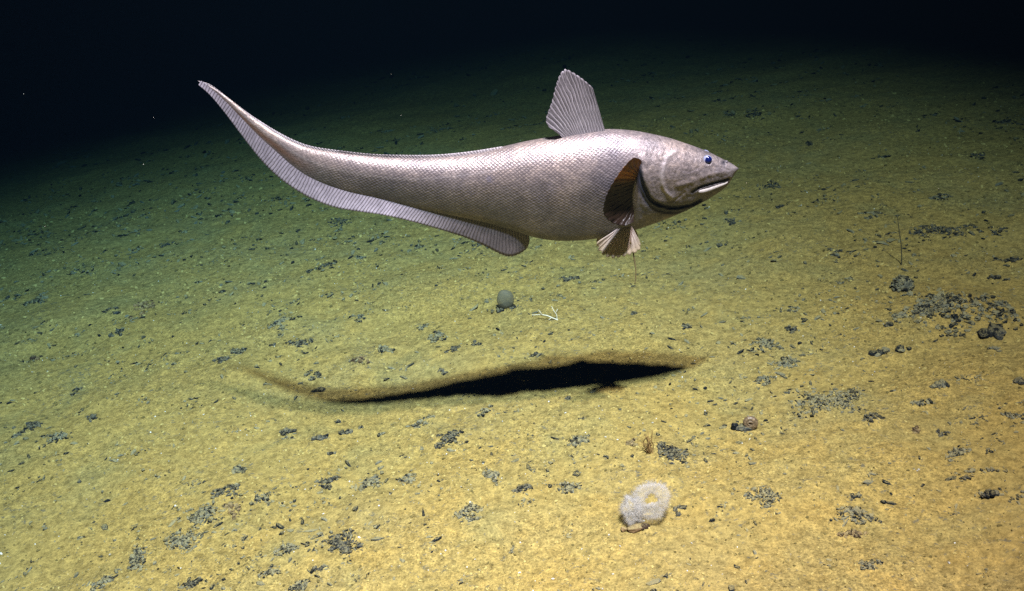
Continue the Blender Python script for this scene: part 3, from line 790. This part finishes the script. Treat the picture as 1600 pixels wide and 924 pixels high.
def fish_skin():
    m, nt, b = new_mat("silvery pink fish skin")
    def A(n):
        a = N(nt, 'ShaderNodeAttribute'); a.attribute_name = n; return a
    co = N(nt, 'ShaderNodeTexCoord').outputs['Object']
    uv = A("coords").outputs['Vector']
    sep = N(nt, 'ShaderNodeSeparateXYZ'); L(nt, uv, sep.inputs[0])
    wob = math_(nt, 'MULTIPLY', math_(nt, 'SUBTRACT', noise(nt, co, 34, 4), 0.5), 1.7)
    p1 = math_(nt, 'ADD', math_(nt, 'ADD', sep.outputs[0], wob), sep.outputs[1]); q1 = math_(nt, 'SUBTRACT', math_(nt, 'ADD', sep.outputs[0], wob), sep.outputs[1])
    a1 = math_(nt, 'ABSOLUTE', math_(nt, 'SUBTRACT', math_(nt, 'FRACT', p1), 0.5))
    a2 = math_(nt, 'ABSOLUTE', math_(nt, 'SUBTRACT', math_(nt, 'FRACT', q1), 0.5))
    e = math_(nt, 'MAXIMUM', a1, a2)                       # 0 centre of a scale, .5 at its rim
    rim = ramp(nt, e, [(0.27, (0, 0, 0)), (0.46, (1, 1, 1))])
    # one value per scale
    cb = N(nt, 'ShaderNodeCombineXYZ'); L(nt, math_(nt, 'FLOOR', p1), cb.inputs[0]); L(nt, math_(nt, 'FLOOR', q1), cb.inputs[1])
    wn = N(nt, 'ShaderNodeTexWhiteNoise'); wn.noise_dimensions = '3D'; L(nt, cb.outputs[0], wn.inputs['Vector'])
    n1 = noise(nt, co, 11, 4, 0.6); n2 = noise(nt, co, 38, 5, 0.7); n3 = noise(nt, co, 260, 3, 0.7)
    c = ramp(nt, n1, [(0.32, (0.095, 0.095, 0.118)), (0.50, (0.142, 0.131, 0.144)), (0.68, (0.20, 0.173, 0.170))])
    c = mix(nt, math_(nt, 'MULTIPLY', A("golden").outputs['Fac'], 0.5), c, (0.30, 0.232, 0.170))
    c = mix(nt, 0.7, c, ramp(nt, n2, [(0.32, (0.60, 0.61, 0.66)), (0.68, (1.28, 1.25, 1.20))]), 'MULTIPLY')
    c = mix(nt, 0.8, c, ramp(nt, n3, [(0.3, (0.55, 0.54, 0.55)), (0.7, (1.4, 1.37, 1.32))]), 'MULTIPLY')
    sm = A("scales").outputs['Fac']
    hd = math_(nt, 'SUBTRACT', 1.0, sm)
    n4 = noise(nt, co, 150, 5, 0.8, 0.5)
    c = mix(nt, math_(nt, 'MULTIPLY', hd, 0.85), c, ramp(nt, n4, [(0.34, (0.55, 0.52, 0.50)), (0.5, (0.98, 0.96, 0.93)), (0.66, (1.5, 1.42, 1.25))]), 'MULTIPLY')
    c = mix(nt, math_(nt, 'MULTIPLY', sm, 0.75), c, ramp(nt, wn.outputs['Value'], [(0, (0.74, 0.73, 0.76)), (1, (1.22, 1.2, 1.16))]), 'MULTIPLY')
    fade = ramp(nt, noise(nt, co, 26, 4, 0.65), [(0.34, (0.04, 0.04, 0.04)), (0.62, (0.72, 0.72, 0.72))])
    c = mix(nt, math_(nt, 'MULTIPLY', math_(nt, 'MULTIPLY', rim, sm), fade), c, (0.050, 0.042, 0.050))
    c = mix(nt, math_(nt, 'MULTIPLY', A("blotch").outputs['Fac'], ramp(nt, n2, [(0.45, (0, 0, 0)), (0.6, (0.7, 0.7, 0.7))])), c, (0.085, 0.088, 0.15))
    c = mix(nt, math_(nt, 'MULTIPLY', A("streak").outputs['Fac'], 0.9), c, (0.17, 0.085, 0.05))
    c = mix(nt, A("pale").outputs['Fac'], c, (0.36, 0.32, 0.31))
    c = mix(nt, A("dark").outputs['Fac'], c, (0.015, 0.016, 0.024))
    L(nt, c, b.inputs['Base Color'])
    b.inputs['Roughness'].default_value = 0.43; b.inputs['Specular IOR Level'].default_value = 0.5
    b.inputs['Metallic'].default_value = 0.36
    b.inputs['Sheen Weight'].default_value = 0.05
    hgt = math_(nt, 'MULTIPLY', math_(nt, 'SUBTRACT', 0.5, e), math_(nt, 'MULTIPLY', sm, 0.9))
    hgt = math_(nt, 'ADD', hgt, math_(nt, 'MULTIPLY', n3, 0.45)); hgt = math_(nt, 'ADD', hgt, math_(nt, 'MULTIPLY', n2, 0.9)); hgt = math_(nt, 'ADD', hgt, math_(nt, 'MULTIPLY', math_(nt, 'MULTIPLY', n4, hd), 1.3))
    bp = N(nt, 'ShaderNodeBump'); bp.inputs['Strength'].default_value = 0.7; bp.inputs['Distance'].default_value = 0.0014
    L(nt, hgt, bp.inputs['Height']); L(nt, bp.outputs[0], b.inputs['Normal'])
    return m
M_SKIN = fish_skin()
UV3 = np.stack([U, Vv, np.zeros_like(U)], 2).reshape(-1, 3)
body = mesh_obj("body", coords, quads, M_SKIN, fish, uv=UV3, attrs=dict(dark=dark.ravel(), scales=scales.ravel(), pale=pale.ravel(), blotch=blotch.ravel(), streak=(streak + 0 * BX).ravel(), golden=golden.ravel()))

def fin_material(name, c_mem, c_ray, c_edge, nrays, transl=0.35, alpha=1.0, rayw=0.42, zones=None):
    m, nt, b = new_mat(name)
    a = N(nt, 'ShaderNodeAttribute'); a.attribute_name = "coords"
    sep = N(nt, 'ShaderNodeSeparateXYZ'); L(nt, a.outputs['Vector'], sep.inputs[0])
    co = N(nt, 'ShaderNodeTexCoord').outputs['Object']
    wv = math_(nt, 'MULTIPLY', math_(nt, 'SUBTRACT', noise(nt, co, 45, 3), 0.5), 1.3)
    f = math_(nt, 'FRACT', math_(nt, 'ADD', math_(nt, 'MULTIPLY', sep.outputs[0], nrays), wv))
    f = math_(nt, 'MULTIPLY', math_(nt, 'ABSOLUTE', math_(nt, 'SUBTRACT', f, 0.5)), 2)
    r = ramp(nt, f, [(rayw * 0.6, (1, 1, 1)), (rayw * 1.5, (0, 0, 0))])
    n = noise(nt, co, 70, 4, 0.65)
    mem = mix(nt, 0.7, mix(nt, sep.outputs[1], c_mem, c_edge), ramp(nt, n, [(0.3, (0.6, 0.6, 0.6)), (0.7, (1.3, 1.3, 1.3))]), 'MULTIPLY')
    c = mix(nt, math_(nt, 'MULTIPLY', r, math_(nt, 'SUBTRACT', 1.0, math_(nt, 'MULTIPLY', sep.outputs[1], 0.75))), mem, c_ray)
    if zones: c = mix(nt, 1.0, c, ramp(nt, sep.outputs[0], zones), 'MULTIPLY')
    L(nt, c, b.inputs['Base Color']); b.inputs['Roughness'].default_value = 0.45
    bp = N(nt, 'ShaderNodeBump'); bp.inputs['Strength'].default_value = 0.7; bp.inputs['Distance'].default_value = 0.0012
    L(nt, r, bp.inputs['Height']); L(nt, bp.outputs[0], b.inputs['Normal'])
    tr = N(nt, 'ShaderNodeBsdfTranslucent'); L(nt, c, tr.inputs[0])
    m1 = N(nt, 'ShaderNodeMixShader'); m1.inputs[0].default_value = transl; L(nt, b.outputs[0], m1.inputs[1]); L(nt, tr.outputs[0], m1.inputs[2])
    if alpha < 1:
        tp = N(nt, 'ShaderNodeBsdfTransparent'); m2 = N(nt, 'ShaderNodeMixShader')
        m2.inputs[0].default_value = alpha
        L(nt, tp.outputs[0], m2.inputs[1]); L(nt, m1.outputs[0], m2.inputs[2]); L(nt, m2.outputs[0], nt.nodes['Material Output'].inputs[0])
    else: L(nt, m1.outputs[0], nt.nodes['Material Output'].inputs[0])
    return m

def fin(name, pairs, mat, parent, nrays, th0=1.4, th1=0.45, ncol=None, nrow=18, cup=0.0, frill=0.6, label=None, seen=False, flip=False):
    """pairs: (base x,y,z) -> (tip x,y,z) in px; a thin solid with raised rays and a frayed edge"""
    A = np.array([list(a) + list(b) for a, b in pairs], float)
    ncol = ncol or nrays * 6
    base_len = np.concatenate([[0], np.cumsum(np.hypot(np.diff(A[:, 3]), np.diff(A[:, 5])) + np.hypot(np.diff(A[:, 0]), np.diff(A[:, 2])))])
    t = base_len / base_len[-1]; tt = np.linspace(0, 1, ncol + 1)
    # smooth interpolation along the fin
    def ip(col):
        P = np.stack([t, col], 1); Q = catmull(np.stack([t * 400, col, col * 0, col * 0, col * 0], 1), 2.0)
        return np.interp(tt, Q[:, 0] / 400, Q[:, 1])
    Bs = np.stack([ip(A[:, k]) for k in range(3)], 1); Ts = np.stack([ip(A[:, k + 3]) for k in range(3)], 1)
    rayf = np.abs(((tt * nrays) % 1) - 0.5) * 2          # 0 on a ray, 1 between
    Ts = Ts + (Bs - Ts) * (rayf[:, None] ** 2) * 0.045 * frill
    V, UVs = [], []
    for side in (-1, 1):
        for j in range(nrow + 1):
            v = j / nrow
            P = Bs * (1 - v) + Ts * v
            th = (th0 * (1 - v) + th1 * v) * (1.0 - 0.35 * rayf) * 0.5
            wave = 0.9 * np.sin(tt * nrays * 2 * np.pi) * v * 0.35 + 1.5 * np.sin(tt * 9 + 1) * v * v
            y = P[:, 1] + side * th + wave - cup * 4 * v * (1 - v)
            Q = (seen_local if seen else to_local)(P[:, 0], y, P[:, 2])
            if flip: Q[:, 1] = 2 * bend(P[:, 0]) * S - Q[:, 1]
            V.append(Q)
            UVs.append(np.stack([tt, np.full_like(tt, v), tt * 0], 1))
    n = ncol + 1; V = np.concatenate(V); UVs = np.concatenate(UVs); off = n * (nrow + 1); Fq = []
    for j in range(nrow):
        for i in range(ncol):
            a = j * n + i; Fq.append((a, a + 1, a + n + 1, a + n)); a += off; Fq.append((a, a + n, a + n + 1, a + 1))
    for i in range(ncol):
        a = nrow * n + i; Fq.append((a, a + 1, a + 1 + off, a + off)); a = i; Fq.append((a, a + off, a + 1 + off, a + 1))
    for j in range(nrow):
        a = j * n; Fq.append((a, a + n, a + n + off, a + off)); a = j * n + ncol; Fq.append((a, a + off, a + n + off, a + n))
    o = mesh_obj(name, V, np.array(Fq), mat, parent, uv=UVs)
    if label: o['label'] = label
    return o

def P3(lst, y0=0.0, y1=0.0):
    n = len(lst)
    return [((a, y0, b), (c, y1, d)) for a, b, c, d in lst]
M_DORSAL = fin_material("pale dorsal fin membrane", (0.30, 0.275, 0.285), (0.46, 0.43, 0.435), (0.18, 0.163, 0.175), 19, 0.4, 0.86, 0.32)
fin("dorsal_fin", P3([(a, b + 7, c, d) for a, b, c, d in [(947,203,926,137),(941,203,915.5,127.5),(934,204,904.5,119),(928,205,893,112),(921,206,883,108),(914,207,875,116),(907,208,868,135),(901,209,863,156),(895,210,856,176),(890,211,853,188),(886,212,858,199),(882,213,870,204)]], 0.0, -13.0),
    M_DORSAL, fish, 19, 1.9, 0.6, nrow=24, frill=0.45, seen=True)
M_ANAL = fin_material("pale anal fin membrane", (0.235, 0.212, 0.228), (0.150, 0.130, 0.145), (0.27, 0.243, 0.258), 118, 0.4, 0.93, 0.24, zones=[(0.0, (0.75, 0.7, 0.68)), (0.2, (0.85, 0.82, 0.8)), (0.36, (1.6, 1.6, 1.64)), (0.6, (1.35, 1.35, 1.38)), (1.0, (0.75, 0.73, 0.75))])  # front lobe toned down: the body's shade on it painted into the zones
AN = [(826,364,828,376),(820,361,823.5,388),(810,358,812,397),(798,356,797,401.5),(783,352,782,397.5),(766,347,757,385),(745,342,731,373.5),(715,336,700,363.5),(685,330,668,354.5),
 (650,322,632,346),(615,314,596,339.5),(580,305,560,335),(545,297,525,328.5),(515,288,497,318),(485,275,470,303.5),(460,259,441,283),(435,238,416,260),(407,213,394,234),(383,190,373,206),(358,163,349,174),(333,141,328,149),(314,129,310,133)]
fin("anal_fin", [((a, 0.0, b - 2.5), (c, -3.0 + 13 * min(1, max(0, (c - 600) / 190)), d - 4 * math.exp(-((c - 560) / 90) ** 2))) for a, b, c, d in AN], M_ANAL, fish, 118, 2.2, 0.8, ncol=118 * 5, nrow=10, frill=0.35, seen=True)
M_D2 = fin_material("low second dorsal fin", (0.17, 0.145, 0.14), (0.26, 0.23, 0.225), (0.24, 0.21, 0.21), 100, 0.3, 1.0)
D2 = [(790,228,784,225.5),(740,237.5,733,233.5),(690,242.5,682,238),(640,243.5,632,238),(590,242.5,581,237.5),(540,239.5,531,234.5),(500,235,491,229.5),(475,229.5,467,222.5),(450,219,441,210.5),(420,202,412,193.5),(390,181,383,174),(360,156.5,353,150.5),(335,138.5,329,132.5),(316,129.5,309,126)]
fin("second_dorsal_fin", [((a, 0.0, b + 1.5), (c, 0.0, d)) for a, b, c, d in [(a, b + 4 * min(1, max(0, (a - 520) / 90)), c, d + 4 * min(1, max(0, (c - 520) / 90))) for a, b, c, d in D2]], M_D2, fish, 100, 1.6, 0.6, ncol=500, nrow=5, frill=1.0)

# near pectoral fin leaning out toward the viewer: its underside shows, its shade also painted into the zones
def surf_y(x, z):
    d = (QX - x) ** 2 + (QZ - z) ** 2 + (BY > 0) * 1e6
    i = np.unravel_index(np.argmin(d), d.shape); return float(BY[i])
PC = [(1003,262,1003,252,34),(1002,267,996,247,40),(1001,271,986,249,44),(1000,277,970,267,42),(999,285,952.5,294,36),(998,294,944,316,30),(997,304,943,335,22),(996,314,955,348,14),(995,322,975,353,9),(995,330,990,347,5)]
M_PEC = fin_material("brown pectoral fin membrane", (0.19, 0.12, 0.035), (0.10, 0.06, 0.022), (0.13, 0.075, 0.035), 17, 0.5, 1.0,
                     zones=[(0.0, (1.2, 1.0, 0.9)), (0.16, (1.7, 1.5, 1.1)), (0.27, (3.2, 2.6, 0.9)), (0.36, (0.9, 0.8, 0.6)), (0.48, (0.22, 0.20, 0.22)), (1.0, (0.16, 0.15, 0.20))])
yb_ = surf_y(997, 290)
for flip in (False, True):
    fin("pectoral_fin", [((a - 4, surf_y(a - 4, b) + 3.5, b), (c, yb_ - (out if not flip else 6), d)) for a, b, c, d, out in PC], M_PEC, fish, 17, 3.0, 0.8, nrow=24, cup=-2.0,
        seen=True, flip=flip, label=None if flip else "near pectoral fin, brown with the shade of its underside painted dark")
# pelvic fins with a trailing thread
PV = [(986,357,1000,377),(984,358,1000.5,390),(981,358.5,988,397.5),(978,359,972,402),(975,359.5,957,404),(972,360,944,400.5),(969,361,935,391.5),(966,362,931,379.5)]
M_PEL = fin_material("pelvic fin membrane", (0.62, 0.54, 0.52), (0.34, 0.26, 0.20), (0.50, 0.40, 0.26), 13, 0.45, 0.88, 0.4)
for flip in (False, True):
    pf = fin("pelvic_fin", [((a, -9, b - 5), (c, -14 - 2.5 * (k % 3), d)) for k, (a, b, c, d) in enumerate(PV)],
             M_PEL, fish, 11, 1.6, 0.5, nrow=16, frill=1.8, seen=True, flip=flip)
    if not flip:
        P = [Vector(seen_local(x, -15, z)) for x, z in [(985, 378), (988.5, 390), (991, 405), (993.5, 425), (992, 444)]]
        P = smooth_line(P, 6); v, f = tube(P, [S * (1.5 - 0.8 * i / len(P)) for i in range(len(P))], 6)
        mesh_obj("filament", v, f, simple_mat("brown thread", (0.10, 0.07, 0.03), (0.16, 0.12, 0.05), 200), pf)

# eyes, lips
M_EYE = simple_mat("silver grey iris", (0.10, 0.11, 0.17), (0.22, 0.23, 0.30), 300, 0.15, 0.05, 0.8)
M_PUP, nt_, b_ = new_mat("deep blue pupil"); b_.inputs['Base Color'].default_value = (0.006, 0.012, 0.11, 1); b_.inputs['Roughness'].default_value = 0.12
tcn = N(nt_, 'ShaderNodeTexCoord').outputs['Object']
L(nt_, ramp(nt_, noise(nt_, tcn, 140, 2), [(0.35, (0.002, 0.004, 0.03)), (0.65, (0.004, 0.008, 0.06))]), b_.inputs['Base Color'])
def uvsphere(c, r, ns=32, nr=20, sq=(1, 1, 1)):
    V, Fq = [], []
    for i in range(nr + 1):
        a = math.pi * i / nr
        for k in range(ns):
            b = 2 * math.pi * k / ns
            V.append((c[0] + r * sq[0] * math.sin(a) * math.cos(b), c[1] + r * sq[1] * math.cos(a), c[2] + r * sq[2] * math.sin(a) * math.sin(b)))
    for i in range(nr):
        for k in range(ns): Fq.append((i * ns + k, i * ns + (k + 1) % ns, (i + 1) * ns + (k + 1) % ns, (i + 1) * ns + k))
    return V, Fq
ye = surf_y(1105, 250.5)
def side(p, far):
    p = [float(v) for v in p]
    if far: p[1] = 2 * float(bend(1105)) * S - p[1]
    return p
M_LIP = simple_mat("white lip", (0.17, 0.15, 0.13), (0.29, 0.265, 0.235), 260, 0.4, 0.2)
lip = [(x, surf_y(x, z), z) for x, z in [(1091, 299.5), (1098, 298.5), (1107, 296), (1117, 292.5), (1126, 289.5), (1133, 287), (1137, 284.5)]]
for far in (False, True):
    v, f = uvsphere(side(seen_local(1104.8, ye + (2.2 if not far else 6), 250.5), far), 8.2 * S, sq=(1, 0.62, 1.0)); eo = mesh_obj("eye", v, f, M_EYE, fish)
    v, f = uvsphere(side(seen_local(1106.2, ye + (0.3 if not far else 4), 250.6), far), 6.3 * S, sq=(0.95, 0.80, 1.08)); mesh_obj("pupil", v, f, M_PUP, eo)
    P = smooth_line([Vector(side(seen_local(x, y + 0.3, z), far)) for x, y, z in lip], 5); n = len(P)
    v, f = tube(P, [S * (0.5 + 3.3 * math.sin(math.pi * min(1, (i / n) ** 0.5)) ** 0.9) for i in range(n)], 10)
    mesh_obj("lower_lip", v, f, M_LIP, fish)
v, f = uvsphere(seen_local(1135, surf_y(1135, 254) + 0.6, 253), 2.4 * S, 14, 10); mesh_obj("nostril_flap", v, f, M_SKIN, fish)

# ------------------------------------------------------------------ drifting specks in the water
rs = random.Random(17); parts = []
for k in range(16):
    px, py = rs.uniform(0, 1600), rs.uniform(0, 924)
    if k < 5: px, py = [(37, 147), (240, 184), (224, 257), (611, 116), (70, 354)][k]
    d = ray(px, py); gt = -CAM_H / d.z if d.z < -0.01 else 6
    t = rs.uniform(1.0, 2.6) if k >= 5 else rs.uniform(1.2, 1.8)
    t = min(t, gt * 0.93); q = CAM_M.translation + d * t
    v, f = blob(q, [rs.uniform(0.00022, 0.00045) * t / 1.5 for _ in range(3)], (ICO_V, ICO_F)); parts.append((v, f))
v, f = join(parts)
o = mesh_obj("marine_snow", v, f, M_SHELLGRIT); tag(o, "tiny pale specks drifting in the dark water", "marine snow", kind="stuff")

# ------------------------------------------------------------------ the water itself: light fades and turns green-blue with distance
def box(name, lo, hi, mat):
    x0, y0, z0 = lo; x1, y1, z1 = hi
    V = [(x0, y0, z0), (x1, y0, z0), (x1, y1, z0), (x0, y1, z0), (x0, y0, z1), (x1, y0, z1), (x1, y1, z1), (x0, y1, z1)]
    return mesh_obj(name, V, [(0, 3, 2, 1), (4, 5, 6, 7), (0, 1, 5, 4), (1, 2, 6, 5), (2, 3, 7, 6), (3, 0, 4, 7)], mat, smooth=False)
mw = bpy.data.materials.new("sea water"); mw.use_nodes = True; nt = mw.node_tree
for n in list(nt.nodes): nt.nodes.remove(n)
out = nt.nodes.new('ShaderNodeOutputMaterial'); pv = nt.nodes.new('ShaderNodeVolumePrincipled')
pv.inputs['Density'].default_value = 1.0
scat = (0.0004, 0.0011, 0.0019); absb = (0.38, 0.15, 0.10)
pv.inputs['Color'].default_value = (*scat, 1)
pv.inputs['Absorption Color'].default_value = tuple((1 - a / (1 - s_)) ** 2 for a, s_ in zip(absb, scat)) + (1,)
L(nt, pv.outputs[0], out.inputs['Volume'])
haze = box("haze", (-75, -30, -1.2), (75, 85, 4.5), mw)
tag(haze, "clear black sea water that swallows the light with distance", "water", kind="stuff")
